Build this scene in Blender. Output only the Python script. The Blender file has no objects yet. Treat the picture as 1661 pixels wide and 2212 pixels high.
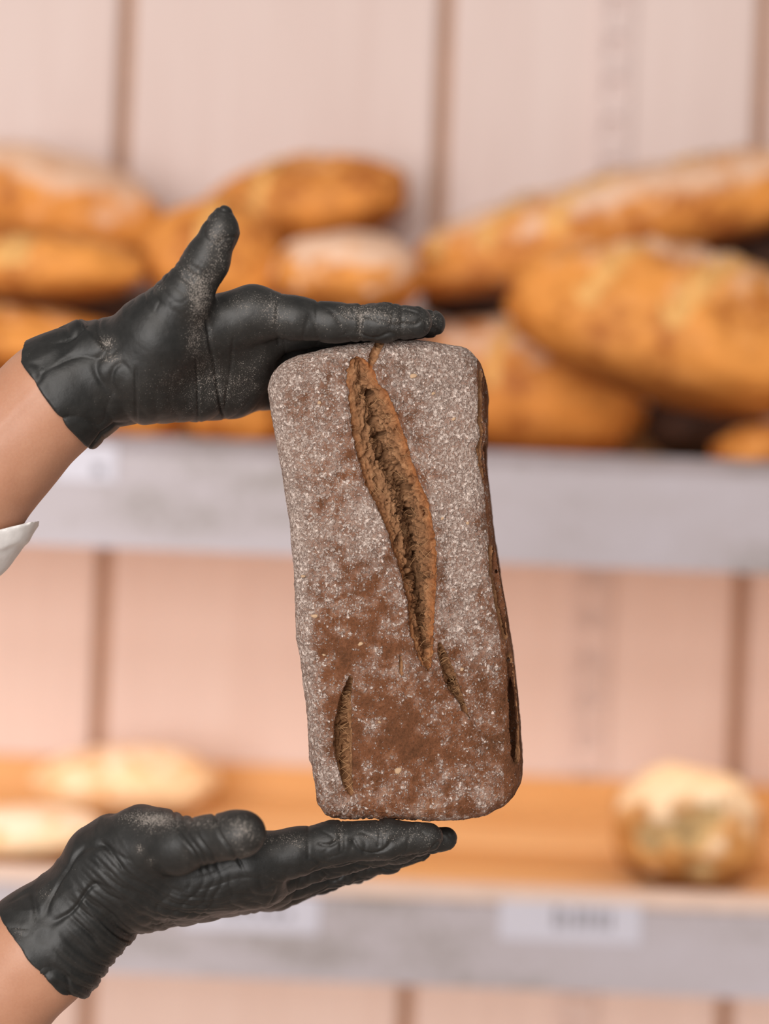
import bpy, math, random
import numpy as np
from mathutils import Vector, Matrix, Euler

random.seed(7)
rng = np.random.default_rng(11)
scene = bpy.context.scene
COL = scene.collection

# ------------------------------------------------------------------ camera
FPX, CX, CY = 4800.0, 830.5, 1106.0          # focal length and centre in pixels (1661 x 2212)
CAM = np.array([0.0, 0.0, 1.35])
ROLL = math.radians(2.3)
XC = np.array([math.cos(ROLL), 0, math.sin(ROLL)])
YC = np.array([-math.sin(ROLL), 0, math.cos(ROLL)])
ZC = np.array([0.0, 1.0, 0.0])               # view direction
FOCUS = 1.21
cd = bpy.data.cameras.new('camera')
cam = bpy.data.objects.new('camera', cd)
COL.objects.link(cam)
cam.matrix_world = Matrix(((XC[0], YC[0], 0, CAM[0]), (XC[1], YC[1], -1, CAM[1]), (XC[2], YC[2], 0, CAM[2]), (0, 0, 0, 1)))
cd.sensor_fit = 'VERTICAL'
cd.sensor_height = 36.0
cd.lens = FPX / 2212.0 * 36.0
cd.clip_start = 0.05
cd.dof.use_dof = True
cd.dof.focus_distance = FOCUS
cd.dof.aperture_fstop = cd.lens / 27.0       # 27 mm wide pupil
scene.camera = cam

# ------------------------------------------------------------------ light
w = bpy.data.worlds.new('world')
scene.world = w
w.use_nodes = True
bg = w.node_tree.nodes['Background']
bg.inputs['Color'].default_value = (1.0, 0.93, 0.88, 1)
bg.inputs['Strength'].default_value = 0.36

def area(name, loc, target, size, power, color):
    l = bpy.data.lights.new(name, 'AREA')
    l.shape = 'RECTANGLE'
    l.size, l.size_y = size
    l.energy = power
    l.color = color
    o = bpy.data.objects.new(name, l)
    COL.objects.link(o)
    o.location = loc
    o.rotation_euler = (Vector(target) - Vector(loc)).to_track_quat('-Z', 'Y').to_euler()
    return o
area('ceiling_lamp', (-0.7, -1.6, 2.9), (0.0, 2.0, 1.1), (2.4, 1.0), 62, (1.0, 0.93, 0.86))
area('shop_window', (-1.5, -2.1, 1.35), (0.0, 1.8, 1.15), (2.4, 1.8), 118, (1.0, 0.965, 0.94))

vs = scene.view_settings
vs.view_transform = 'Standard'
vs.look = 'None'
vs.gamma = 1.0
vs.use_curve_mapping = False
vs.exposure = 0.0

# ------------------------------------------------------------------ small helpers
def C(px, py, d=0.0):
    """pixel + depth offset (mm behind 1.2 m) -> camera-frame mm (x right, y up, z away)"""
    dep = 1200.0 + d
    return np.array([(px - CX) * dep / FPX, (CY - py) * dep / FPX, d])

def cam_to_world(v):
    v = np.asarray(v, dtype=np.float64) / 1000.0
    return CAM + v[:, :1] * XC + v[:, 1:2] * YC + (v[:, 2:3] + 1.2) * ZC

def W(px, py, dist):
    """pixel at a distance in metres -> world point"""
    return CAM + (px - CX) * dist / FPX * XC + (CY - py) * dist / FPX * YC + dist * ZC

def to_px(v):
    dep = 1200.0 + v[:, 2]
    return v[:, 0] * FPX / dep + CX, CY - v[:, 1] * FPX / dep

def link(name, me, parent=None):
    o = bpy.data.objects.new(name, me)
    COL.objects.link(o)
    if parent is not None:
        o.parent = parent
        o.matrix_parent_inverse = Matrix.Translation(-parent.location) if parent.type == 'EMPTY' else Matrix()
    return o

def tag(o, label=None, cat=None, group=None, kind=None):
    if label: o['label'] = label
    if cat: o['category'] = cat
    if group: o['group'] = group
    if kind: o['kind'] = kind
    return o

def empty(name, loc):
    o = bpy.data.objects.new(name, None)
    COL.objects.link(o)
    o.location = loc
    o.empty_display_size = 0.05
    return o

def mesh_np(name, verts, faces, mat=None, smooth=True):
    """verts (n,3) world metres, faces (m,4) or (m,3) int arrays"""
    me = bpy.data.meshes.new(name)
    faces = np.asarray(faces, dtype=np.int32)
    k = faces.shape[1]
    me.vertices.add(len(verts))
    me.vertices.foreach_set('co', np.asarray(verts, dtype=np.float32).ravel())
    me.loops.add(faces.size)
    me.loops.foreach_set('vertex_index', faces.ravel())
    me.polygons.add(len(faces))
    me.polygons.foreach_set('loop_start', np.arange(0, faces.size, k, dtype=np.int32))
    me.polygons.foreach_set('use_smooth', np.full(len(faces), smooth, dtype=bool))
    me.update(calc_edges=True)
    if mat: me.materials.append(mat)
    return me

def attr(me, name, vals):
    a = me.attributes.new(name, 'FLOAT', 'POINT')
    a.data.foreach_set('value', np.asarray(vals, dtype=np.float32))

def box(name, lo, hi, mat, parent=None, bevel=0.0, rot=None, origin=None, segs=2):
    """axis box with bevelled edges; rot is a Matrix about the box centre"""
    import bmesh
    bm = bmesh.new()
    bmesh.ops.create_cube(bm, size=1.0)
    lo, hi = Vector(lo), Vector(hi)
    c, s = (lo + hi) / 2, hi - lo
    for v in bm.verts:
        v.co = Vector((v.co.x * s.x, v.co.y * s.y, v.co.z * s.z))
    if bevel:
        bmesh.ops.bevel(bm, geom=bm.edges[:], offset=bevel, segments=segs, affect='EDGES')
    if rot is not None:
        bm.transform(rot)
    bm.transform(Matrix.Translation(c))
    me = bpy.data.meshes.new(name)
    bm.to_mesh(me); bm.free()
    me.materials.append(mat)
    return link(name, me, parent)

# ------------------------------------------------------------------ noise
_perm = rng.permutation(256).astype(np.int32)
_perm = np.concatenate([_perm, _perm, _perm])
_g = rng.normal(size=(256, 3)).astype(np.float32)
_g /= np.linalg.norm(_g, axis=1, keepdims=True)
def pnoise(p):
    p = np.asarray(p, dtype=np.float32)
    i = np.floor(p).astype(np.int32)
    f = p - i
    i &= 255
    u = f * f * f * (f * (f * 6 - 15) + 10)
    out = 0
    for dx in (0, 1):
        wx = u[:, 0] if dx else 1 - u[:, 0]
        for dy in (0, 1):
            wy = u[:, 1] if dy else 1 - u[:, 1]
            for dz in (0, 1):
                wz = u[:, 2] if dz else 1 - u[:, 2]
                h = _perm[_perm[_perm[i[:, 0] + dx] + i[:, 1] + dy] + i[:, 2] + dz]
                g = _g[h]
                out = out + wx * wy * wz * (g[:, 0] * (f[:, 0] - dx) + g[:, 1] * (f[:, 1] - dy) + g[:, 2] * (f[:, 2] - dz))
    return out * 1.5
def fbm(p, octv=3, gain=0.5):
    s, a, q = 0, 1.0, np.asarray(p, dtype=np.float32)
    for k in range(octv):
        s = s + a * pnoise(q + 17.3 * k)
        q = q * 2.03
        a *= gain
    return s
def ridge(p):
    return 1 - np.minimum(1, np.abs(pnoise(p)) * 2.2)
def folds(t):
    """rounded ridges with sharp valleys, one per unit of t"""
    return np.abs(np.sin(np.pi * t)) ** 0.65 - 0.62
def crease(q, w=0.10):
    return np.exp(-(pnoise(q) / w) ** 2)
def sstep(a, b, x):
    t = np.clip((x - a) / (b - a), 0, 1)
    return t * t * (3 - 2 * t)

# ------------------------------------------------------------------ distance fields and their surface
def smin(a, b, k):
    h = np.maximum(k - np.abs(a - b), 0) / k
    return np.minimum(a, b) - h * h * k * 0.25
def smax(a, b, k):
    return -smin(-a, -b, k)
def cap(p, a, b, ra, rb, flat=None, s=1.0):
    """tapered capsule; cross-section scaled by s along direction flat"""
    a = np.asarray(a, np.float32); b = np.asarray(b, np.float32)
    ba = b - a
    q = p - a
    h = np.clip(q @ ba / (ba @ ba), 0, 1)
    q = q - h[:, None] * ba
    if flat is not None:
        n = np.asarray(flat, np.float32); n = n / np.linalg.norm(n)
        q = q + (q @ n)[:, None] * n * (1 / s - 1)
        return (np.linalg.norm(q, axis=1) - (ra + (rb - ra) * h)) * min(1, s)
    return np.linalg.norm(q, axis=1) - (ra + (rb - ra) * h)
def chain(p, pts, k=4.0):
    d = None
    for (a, ra), (b, rb) in zip(pts[:-1], pts[1:]):
        e = cap(p, a, b, ra, rb)
        d = e if d is None else smin(d, e, k)
    return d

def surface(f, lo, hi, h, lip=1.5):
    """surface nets of f<0; coarse test first, fine values only near the surface"""
    lo = np.asarray(lo, float); hi = np.asarray(hi, float)
    B = 6
    nb = np.ceil((hi - lo) / (h * B)).astype(int)
    n = nb * B + 1
    cc = np.stack(np.meshgrid(*[lo[a] + (np.arange(nb[a]) + 0.5) * h * B for a in range(3)], indexing='ij'), -1).reshape(-1, 3).astype(np.float32)
    dc = np.concatenate([f(c) for c in np.array_split(cc, max(1, len(cc) // 200000))])
    near = np.abs(dc) < h * B * 0.87 * lip + h * 2
    G = np.full(tuple(nb * B), 0, np.float32)
    sgn = np.where(dc < 0, -1.0, 1.0).astype(np.float32) * h * 3
    G = np.repeat(np.repeat(np.repeat(sgn.reshape(nb), B, 0), B, 1), B, 2)
    o = np.arange(B)
    off = np.stack(np.meshgrid(o, o, o, indexing='ij'), -1).reshape(-1, 3)
    bi = np.stack(np.unravel_index(np.nonzero(near)[0], nb), -1) * B
    for part in np.array_split(bi, max(1, len(bi) // 1500)):
        idx = (part[:, None, :] + off[None]).reshape(-1, 3)
        G[idx[:, 0], idx[:, 1], idx[:, 2]] = f((lo + idx * h).astype(np.float32))
    S = G < 0
    # cells with a sign change
    acc = np.zeros(tuple(np.array(G.shape) - 1), np.int8)
    for dx in (0, 1):
        for dy in (0, 1):
            for dz in (0, 1):
                acc += S[dx:dx + acc.shape[0], dy:dy + acc.shape[1], dz:dz + acc.shape[2]]
    cell = np.stack(np.nonzero((acc > 0) & (acc < 8)), -1)
    vid = np.full(acc.shape, -1, np.int32)
    vid[cell[:, 0], cell[:, 1], cell[:, 2]] = np.arange(len(cell))
    psum = np.zeros((len(cell), 3)); cnt = np.zeros(len(cell))
    corners = [(a, b, c) for a in (0, 1) for b in (0, 1) for c in (0, 1)]
    for a in corners:
        for ax in range(3):
            if a[ax]: continue
            b = list(a); b[ax] = 1
            va = G[cell[:, 0] + a[0], cell[:, 1] + a[1], cell[:, 2] + a[2]]
            vb = G[cell[:, 0] + b[0], cell[:, 1] + b[1], cell[:, 2] + b[2]]
            m = (va < 0) != (vb < 0)
            t = np.where(m, va / np.where(m, va - vb, 1), 0)
            q = np.tile(np.array(a, float), (len(cell), 1)); q[:, ax] = t
            psum[m] += q[m]; cnt[m] += 1
    V = lo + (cell + psum / cnt[:, None]) * h
    quads = []
    for ax in range(3):
        u, v_ = [(1, 2), (2, 0), (0, 1)][ax]
        sl0 = [slice(1, -1)] * 3; sl1 = [slice(1, -1)] * 3
        sl0[ax] = slice(0, -1); sl1[ax] = slice(1, None)
        s0, s1 = S[tuple(sl0)], S[tuple(sl1)]
        e = np.stack(np.nonzero(s0 != s1), -1)
        add = np.array([1, 1, 1]); add[ax] = 0
        e = e + add
        inside = S[e[:, 0], e[:, 1], e[:, 2]]
        du = np.zeros(3, int); du[u] = 1
        dv = np.zeros(3, int); dv[v_] = 1
        c0, c1, c2, c3 = e - du - dv, e - dv, e, e - du
        Q = np.stack([vid[c[:, 0], c[:, 1], c[:, 2]] for c in (c0, c1, c2, c3)], -1)
        Q[~inside] = Q[~inside][:, ::-1]
        quads.append(Q)
    Q = np.concatenate(quads)
    Q = Q[(Q >= 0).all(1)]
    return V.astype(np.float32), Q

def normals(f, V, e=0.4):
    g = np.stack([f(V + np.eye(3, dtype=np.float32)[a] * e) - f(V - np.eye(3, dtype=np.float32)[a] * e) for a in range(3)], -1)
    return g / np.maximum(np.linalg.norm(g, axis=1, keepdims=True), 1e-6)

def flip_fix(V, Q):
    """camera frame (x right, y up, z away) is left-handed: turn faces round"""
    return Q[:, ::-1]

# ------------------------------------------------------------------ materials
def new_mat(name):
    m = bpy.data.materials.new(name)
    m.use_nodes = True
    nt = m.node_tree
    b = nt.nodes['Principled BSDF']
    return m, nt, b
def N(nt, t, **kw):
    n = nt.nodes.new(t)
    for k, v in kw.items():
        if k in n.inputs: n.inputs[k].default_value = v
        else: setattr(n, k, v)
    return n
def coords(nt, scale=None, kind='Object'):
    tc = N(nt, 'ShaderNodeTexCoord')
    if scale is None: return tc.outputs[kind]
    mp = N(nt, 'ShaderNodeMapping'); mp.inputs['Scale'].default_value = scale
    nt.links.new(tc.outputs[kind], mp.inputs['Vector'])
    return mp.outputs['Vector']
def noise(nt, vec, scale, detail=3.0, rough=0.55):
    n = N(nt, 'ShaderNodeTexNoise', Scale=scale, Detail=detail, Roughness=rough)
    nt.links.new(vec, n.inputs['Vector'])
    return n.outputs['Fac']
def ramp(nt, fac, stops):
    r = N(nt, 'ShaderNodeValToRGB')
    cr = r.color_ramp
    while len(cr.elements) < len(stops): cr.elements.new(0.5)
    for e, (p, c) in zip(cr.elements, stops):
        e.position = p
        e.color = (*c, 1) if len(c) == 3 else c
    nt.links.new(fac, r.inputs['Fac'])
    return r.outputs['Color']
def mth(nt, op, a, b=None, c=None, clamp=False):
    n = N(nt, 'ShaderNodeMath', operation=op, use_clamp=clamp)
    for i, x in enumerate((a, b, c)):
        if x is None: continue
        if isinstance(x, (int, float)): n.inputs[i].default_value = x
        else: nt.links.new(x, n.inputs[i])
    return n.outputs[0]
def mrange(nt, x, a, b, lo=0.0, hi=1.0):
    n = N(nt, 'ShaderNodeMapRange')
    n.interpolation_type = 'SMOOTHSTEP'
    for i, v in enumerate((x, a, b, lo, hi)):
        if isinstance(v, (int, float)): n.inputs[i].default_value = v
        else: nt.links.new(v, n.inputs[i])
    return n.outputs[0]
def mix(nt, fac, a, b):
    n = N(nt, 'ShaderNodeMix', data_type='RGBA')
    for sock, x in ((n.inputs[0], fac), (n.inputs[6], a), (n.inputs[7], b)):
        if isinstance(x, tuple): sock.default_value = (*x, 1)
        elif isinstance(x, (int, float)): sock.default_value = x
        else: nt.links.new(x, sock)
    return n.outputs[2]
def vattr(nt, name):
    return N(nt, 'ShaderNodeAttribute', attribute_name=name).outputs['Fac']
def bump(nt, b, height, strength, dist):
    n = N(nt, 'ShaderNodeBump', Strength=strength, Distance=dist)
    nt.links.new(height, n.inputs['Height'])
    nt.links.new(n.outputs['Normal'], b.inputs['Normal'])
    return n

def mat_plain(name, color, rough=0.6, var=0.08, scale=30.0, stretch=(1, 1, 1), spec=0.3):
    m, nt, b = new_mat(name)
    n = noise(nt, coords(nt, stretch), scale, 4)
    lo = tuple(c * (1 - var) for c in color); hi = tuple(min(1, c * (1 + var)) for c in color)
    nt.links.new(ramp(nt, n, [(0.3, lo), (0.7, hi)]), b.inputs['Base Color'])
    b.inputs['Roughness'].default_value = rough
    b.inputs['Specular IOR Level'].default_value = spec
    return m

def mat_panel():
    m, nt, b = new_mat('panel_laminate')
    n = noise(nt, coords(nt, (1, 1, 0.06)), 70, 3)
    n2 = noise(nt, coords(nt, (1, 1, 0.15)), 6, 2)
    f = mth(nt, 'ADD', mth(nt, 'MULTIPLY', n, 0.5), mth(nt, 'MULTIPLY', n2, 0.5))
    nt.links.new(ramp(nt, f, [(0.3, (0.655, 0.515, 0.475)), (0.7, (0.725, 0.595, 0.56))]), b.inputs['Base Color'])
    b.inputs['Roughness'].default_value = 0.65
    b.inputs['Specular IOR Level'].default_value = 0.25
    return m
def mat_slat(name='orange_wood', lo=(0.74, 0.42, 0.17), hi=(0.90, 0.60, 0.31)):
    m, nt, b = new_mat(name)
    n = noise(nt, coords(nt, (0.08, 1, 1)), 60, 4)
    n2 = noise(nt, coords(nt, (0.2, 1, 1)), 9, 3)
    f = mth(nt, 'ADD', mth(nt, 'MULTIPLY', n, 0.5), mth(nt, 'MULTIPLY', n2, 0.5))
    nt.links.new(ramp(nt, f, [(0.32, lo), (0.68, hi)]), b.inputs['Base Color'])
    b.inputs['Roughness'].default_value = 0.5
    return m
def mat_fascia():
    m, nt, b = new_mat('painted_board')
    n = noise(nt, coords(nt, (0.35, 1, 1)), 14, 4, 0.6)
    n2 = noise(nt, coords(nt), 90, 3)
    f = mth(nt, 'ADD', mth(nt, 'MULTIPLY', n, 0.75), mth(nt, 'MULTIPLY', n2, 0.25))
    nt.links.new(ramp(nt, f, [(0.33, (0.32, 0.28, 0.272)), (0.47, (0.465, 0.415, 0.44)), (0.68, (0.51, 0.465, 0.51))]), b.inputs['Base Color'])
    b.inputs['Roughness'].default_value = 0.55
    return m

M_panel = mat_panel()
M_slat = mat_slat()
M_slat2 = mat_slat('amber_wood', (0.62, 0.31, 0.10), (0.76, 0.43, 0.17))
M_fascia = mat_fascia()
M_backing = mat_plain('seam_backing', (0.44, 0.25, 0.16), 0.8)
M_strip = mat_plain('strip_paint', (0.66, 0.53, 0.50), 0.45)
M_floor = mat_plain('floor_tile', (0.52, 0.45, 0.40), 0.5, 0.1, 4)
M_cream = mat_plain('cream_edging', (0.74, 0.56, 0.47), 0.5, 0.05)
M_card = mat_plain('label_card', (0.60, 0.58, 0.655), 0.4, 0.02)
M_print = mat_plain('label_print', (0.30, 0.28, 0.31), 0.6, 0.1)
M_led, _nt, _b = new_mat('warm_lamp_strip')
_b.inputs['Base Color'].default_value = (0.9, 0.8, 0.6, 1)
_b.inputs['Emission Color'].default_value = (1.0, 0.70, 0.44, 1)
_b.inputs['Emission Strength'].default_value = 1.5
M_cotton = mat_plain('white_cotton', (0.78, 0.76, 0.75), 0.85, 0.05, 300)

def mat_bread(name, deep, gold, pale, flour_gain):
    m, nt, b = new_mat(name)
    v = coords(nt)
    n1 = noise(nt, v, 16, 4)
    n2 = noise(nt, v, 70, 4)
    f = mth(nt, 'ADD', mth(nt, 'MULTIPLY', n1, 0.65), mth(nt, 'MULTIPLY', n2, 0.35))
    base = ramp(nt, f, [(0.39, deep), (0.50, gold), (0.64, tuple(min(1, c * 1.2) for c in gold))])
    fl = vattr(nt, 'flour')
    n3 = noise(nt, v, 34, 5, 0.65)
    m3 = mrange(nt, mth(nt, 'ADD', mth(nt, 'MULTIPLY', fl, flour_gain), n3), 0.72, 1.05)
    bk_shade = mix(nt, vattr(nt, 'bake_shade'), base, tuple(c * 0.42 for c in deep))  # undersides go darker: baked tone plus painted shade
    nt.links.new(mix(nt, m3, bk_shade, pale), b.inputs['Base Color'])
    b.inputs['Roughness'].default_value = 0.6
    b.inputs['Specular IOR Level'].default_value = 0.3
    bump(nt, b, n2, 0.5, 0.004)
    return m
M_gold = mat_bread('golden_crust', (0.40, 0.115, 0.020), (0.72, 0.285, 0.060), (0.80, 0.52, 0.36), 0.62)
M_dark = mat_bread('gap_shade_crust', (0.035, 0.016, 0.010), (0.075, 0.034, 0.020), (0.20, 0.13, 0.10), 0.15)  # near-black colour for filler loaves that stand in for shade in the gaps
M_white = mat_bread('pale_crust', (0.74, 0.40, 0.15), (0.90, 0.66, 0.42), (0.95, 0.80, 0.65), 0.75)
M_roll = mat_bread('crusty_roll', (0.36, 0.14, 0.035), (0.58, 0.28, 0.085), (0.92, 0.74, 0.52), 1.0)
M_slash = mat_plain('slash_crumb', (0.80, 0.43, 0.14), 0.75, 0.2, 60)
M_slash_pale = mat_plain('pale_crumb', (0.50, 0.34, 0.16), 0.8, 0.35, 50)

def mat_crust():
    m, nt, b = new_mat('floured_rye_crust')
    v = coords(nt)
    big = noise(nt, v, 30, 3)
    mid = noise(nt, v, 150, 4, 0.6)
    fine = noise(nt, v, 620, 4, 0.7)
    f = mth(nt, 'ADD', mth(nt, 'MULTIPLY', big, 0.3), mth(nt, 'ADD', mth(nt, 'MULTIPLY', mid, 0.35), mth(nt, 'MULTIPLY', fine, 0.35)))
    base = ramp(nt, f, [(0.36, (0.085, 0.034, 0.014)), (0.52, (0.185, 0.070, 0.031)), (0.64, (0.30, 0.135, 0.066))])  # crumbly brown; fine noise also paints small grain shadows into the colour
    wn = N(nt, 'ShaderNodeTexNoise', Scale=480.0, Detail=3.0)
    nt.links.new(v, wn.inputs['Vector'])
    wv = N(nt, 'ShaderNodeMix', data_type='VECTOR')
    wv.inputs[0].default_value = 0.0028
    nt.links.new(v, wv.inputs[4]); nt.links.new(wn.outputs['Color'], wv.inputs[5])
    fl = vattr(nt, 'flour')
    amt = mth(nt, 'ADD', mth(nt, 'MULTIPLY', fl, 0.95), mth(nt, 'ADD', mth(nt, 'MULTIPLY', mrange(nt, mid, 0.3, 0.7), 0.42), mth(nt, 'MULTIPLY', mrange(nt, big, 0.35, 0.65), 0.16)))
    grains = []
    for sc in (640.0, 1350.0):
        vo = N(nt, 'ShaderNodeTexVoronoi', Scale=sc, feature='F1')
        nt.links.new(wv.outputs[1], vo.inputs['Vector'])
        sep = N(nt, 'ShaderNodeSeparateColor')
        nt.links.new(vo.outputs['Color'], sep.inputs['Color'])
        lvl = mrange(nt, mth(nt, 'ADD', amt, mth(nt, 'MULTIPLY', sep.outputs[0], 0.95)), 0.82, 1.95)
        # a grain grows with the amount of flour until it meets its neighbours
        edge = mth(nt, 'MULTIPLY', lvl, 0.78)
        body = mrange(nt, mth(nt, 'SUBTRACT', edge, vo.outputs['Distance']), -0.10, 0.16)
        grains.append(mth(nt, 'MULTIPLY', body, mrange(nt, lvl, 0.02, 0.45)))
    fm = mth(nt, 'MAXIMUM', grains[0], mth(nt, 'MULTIPLY', grains[1], 0.8))
    crack = grains[0]
    fm = mth(nt, 'MULTIPLY', fm, mth(nt, 'ADD', mrange(nt, fine, 0.32, 0.66, 0.0, 0.85), 0.22), clamp=True)
    veil = mth(nt, 'MULTIPLY', mrange(nt, amt, 0.45, 1.3), 0.30)
    col = mix(nt, mth(nt, 'MAXIMUM', fm, veil), base, (0.82, 0.675, 0.60))
    nt.links.new(col, b.inputs['Base Color'])
    b.inputs['Roughness'].default_value = 0.8
    b.inputs['Specular IOR Level'].default_value = 0.2
    hgt = mth(nt, 'ADD', mth(nt, 'ADD', mth(nt, 'MULTIPLY', fine, 0.8), mth(nt, 'MULTIPLY', crack, 0.35)), mth(nt, 'MULTIPLY', fm, 0.3))
    bump(nt, b, hgt, 1.0, 0.0026)
    return m
def mat_crumb():
    m, nt, b = new_mat('rye_crumb')
    v = coords(nt)
    n1 = noise(nt, v, 160, 5, 0.65)
    n2 = noise(nt, v, 600, 3, 0.6)
    f = mth(nt, 'ADD', mth(nt, 'MULTIPLY', n1, 0.6), mth(nt, 'MULTIPLY', n2, 0.4))
    inner = ramp(nt, f, [(0.33, (0.105, 0.054, 0.028)), (0.52, (0.22, 0.118, 0.060)), (0.70, (0.36, 0.215, 0.118))])
    toasted = ramp(nt, f, [(0.33, (0.17, 0.055, 0.018)), (0.55, (0.30, 0.108, 0.034)), (0.72, (0.40, 0.18, 0.065))])
    nt.links.new(mix(nt, vattr(nt, 'toast'), inner, toasted), b.inputs['Base Color'])
    b.inputs['Roughness'].default_value = 0.85
    b.inputs['Specular IOR Level'].default_value = 0.15
    bump(nt, b, f, 0.8, 0.0015)
    return m
def mat_glove():
    m, nt, b = new_mat('black_nitrile')
    v = coords(nt)
    fl = vattr(nt, 'flour')
    n1 = noise(nt, v, 1500, 2, 0.6)
    n2 = noise(nt, v, 160, 4, 0.65)
    n3 = noise(nt, v, 420, 4, 0.7)
    spk = mrange(nt, mth(nt, 'ADD', mth(nt, 'MULTIPLY', fl, 0.42), mth(nt, 'ADD', mth(nt, 'MULTIPLY', n1, 1.15), mth(nt, 'MULTIPLY', n2, 0.30))), 1.00, 1.17)
    haze = mth(nt, 'MULTIPLY', fl, mth(nt, 'MULTIPLY', n3, 0.17))
    a = mth(nt, 'MAXIMUM', mth(nt, 'MULTIPLY', spk, 0.72), haze, clamp=True)
    base = ramp(nt, n2, [(0.35, (0.008, 0.0083, 0.008)), (0.65, (0.014, 0.014, 0.0135))])
    nt.links.new(mix(nt, a, base, (0.30, 0.265, 0.235)), b.inputs['Base Color'])
    nt.links.new(mrange(nt, a, 0.0, 0.4, 0.45, 0.85), b.inputs['Roughness'])
    b.inputs['Specular IOR Level'].default_value = 0.36
    bump(nt, b, n3, 0.22, 0.0007)
    return m
def mat_skin():
    m, nt, b = new_mat('skin')
    v = coords(nt)
    n1 = noise(nt, v, 26, 3)
    n2 = noise(nt, v, 700, 3)
    f = mth(nt, 'ADD', mth(nt, 'MULTIPLY', n1, 0.7), mth(nt, 'MULTIPLY', n2, 0.3))
    nt.links.new(ramp(nt, f, [(0.3, (0.36, 0.165, 0.095)), (0.7, (0.44, 0.225, 0.138))]), b.inputs['Base Color'])
    b.inputs['Roughness'].default_value = 0.5
    b.inputs['Subsurface Weight'].default_value = 0.12
    b.inputs['Subsurface Radius'].default_value = (0.008, 0.003, 0.0015)
    b.inputs['Subsurface Scale'].default_value = 0.5
    bump(nt, b, n2, 0.15, 0.0006)
    return m
M_crust, M_crumb, M_glove, M_skin = mat_crust(), mat_crumb(), mat_glove(), mat_skin()
M_oat = mat_plain('oat_flake', (0.40, 0.265, 0.165), 0.8, 0.15, 200)
M_strand = mat_plain('crumb_strand', (0.36, 0.20, 0.095), 0.8, 0.2, 300)

# ------------------------------------------------------------------ the setting: back wall, floor
YB, YF = 2.52, 2.10                         # wall face and shelf front
fl = box('floor', (-2.2, -1.2, -0.05), (2.2, YB + 0.1, 0.0), M_floor); tag(fl, 'pale tiled floor', 'floor', kind='structure')
wall = box('wall_back', (-2.2, YB + 0.016, 0.0), (2.2, YB + 0.10, 2.6), M_backing)
tag(wall, 'pale pink panelled wall behind the bread shelves', 'wall', kind='structure')
seam0 = W(275, 0, YB)[0] + 0.0
pw = 690 * YB / FPX
def seam_x(k): return W(275 + 690 * k - (0) , 0, YB)[0] - math.tan(0) * 0
for k in range(-3, 6):
    x0, x1 = seam_x(k - 1) + 0.0085, seam_x(k) - 0.0085
    box('panel', (x0, YB, 0.0), (x1, YB + 0.016, 2.6), M_panel, wall, bevel=0.004)

# slotted upright between two seams
sx = W(1334, 0, YB)[0]
su = empty('slotted_upright', (sx, YB, 0.4))
tag(su, 'narrow slotted metal strip running up the pink wall at picture right', 'shelf upright')
yy0, yy1 = YB - 0.010, YB - 0.0005
for s in (-1, 1):
    a, b_ = sx + s * 0.0105, sx + s * 0.0185
    box('rail', (min(a, b_), yy0, 0.4), (max(a, b_), yy1, 2.3), M_strip, su, bevel=0.001)
for k in range(41):
    z = 0.42 + k * 0.0462
    box('bridge', (sx - 0.0105, yy0, z), (sx + 0.0105, yy1, z + 0.021), M_strip, su)

# ------------------------------------------------------------------ shelves
def shelf(px_top, px_bot, label, rise, edge=0.0):
    zt = W(830, px_top, YF)[2]; zb = W(830, px_bot, YF)[2]
    root = empty('bread_shelf', (0, YF, zb))
    tag(root, label, 'shelf', 'pale fronted bread shelves on the wall')
    # front board with a sloping top edge
    x0, x1 = -1.7, 1.7
    ch, cdp, th = 0.016, 0.026, 0.034
    prof = [(YF, zb), (YF + th, zb), (YF + th, zt - 0.001), (YF + cdp, zt), (YF + 0.001, zt - ch), (YF, zt - ch - 0.002)]
    n = len(prof)
    V = [(x, y, z) for x in (x0, x1) for y, z in prof]
    F = [tuple(range(n)), tuple(range(2 * n - 1, n - 1, -1))] + [(i, i + n, (i + 1) % n + n, (i + 1) % n) for i in range(n)]
    me = bpy.data.meshes.new('front_board'); me.from_pydata(V, [], F); me.update(); me.materials.append(M_fascia)
    import bmesh
    bm = bmesh.new(); bm.from_mesh(me); bmesh.ops.recalc_face_normals(bm, faces=bm.faces[:]); bm.to_mesh(me); bm.free()
    link('front_board', me, root)
    if edge:
        # cream strip capping the front board
        box('edge_strip', (x0, YF - 0.003, zt - edge), (x1, YF + cdp, zt + 0.0015), M_cream, root, bevel=0.003)
    # wooden slats climbing to the back
    ya, yb = YF + th + 0.002, YB - 0.024
    za = zt - 0.034
    ns = 5
    ang = math.atan2(rise, yb - ya)
    L = (yb - ya) / ns
    for k in range(ns):
        ym = ya + (k + 0.5) * L
        zm = za + rise * (k + 0.5) / ns
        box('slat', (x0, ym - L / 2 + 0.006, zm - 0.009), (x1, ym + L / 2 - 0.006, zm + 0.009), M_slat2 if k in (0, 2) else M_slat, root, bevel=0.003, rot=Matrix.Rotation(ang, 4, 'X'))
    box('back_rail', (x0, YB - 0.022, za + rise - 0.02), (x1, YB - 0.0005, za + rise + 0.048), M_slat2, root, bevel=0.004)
    # warm lamp strip tucked behind the front board
    box('lamp_strip', (x0 + 0.05, YF + th + 0.004, za - 0.030), (x1 - 0.05, YF + th + 0.022, za - 0.024), M_led, root, bevel=0.001)
    area('shelf_lamp', (0, YF + th + 0.013, za - 0.032), (0, YF + th + 0.10, za - 0.40), (3.2, 0.016), 2.9, (1.0, 0.74, 0.50))
    for bx in (sx, sx - 1.44 * 1.0):
        box('bracket', (bx - 0.006, YF + th, za - 0.05), (bx + 0.006, YB - 0.008, za - 0.012), M_strip, root, bevel=0.002)
    return zt, za
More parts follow.
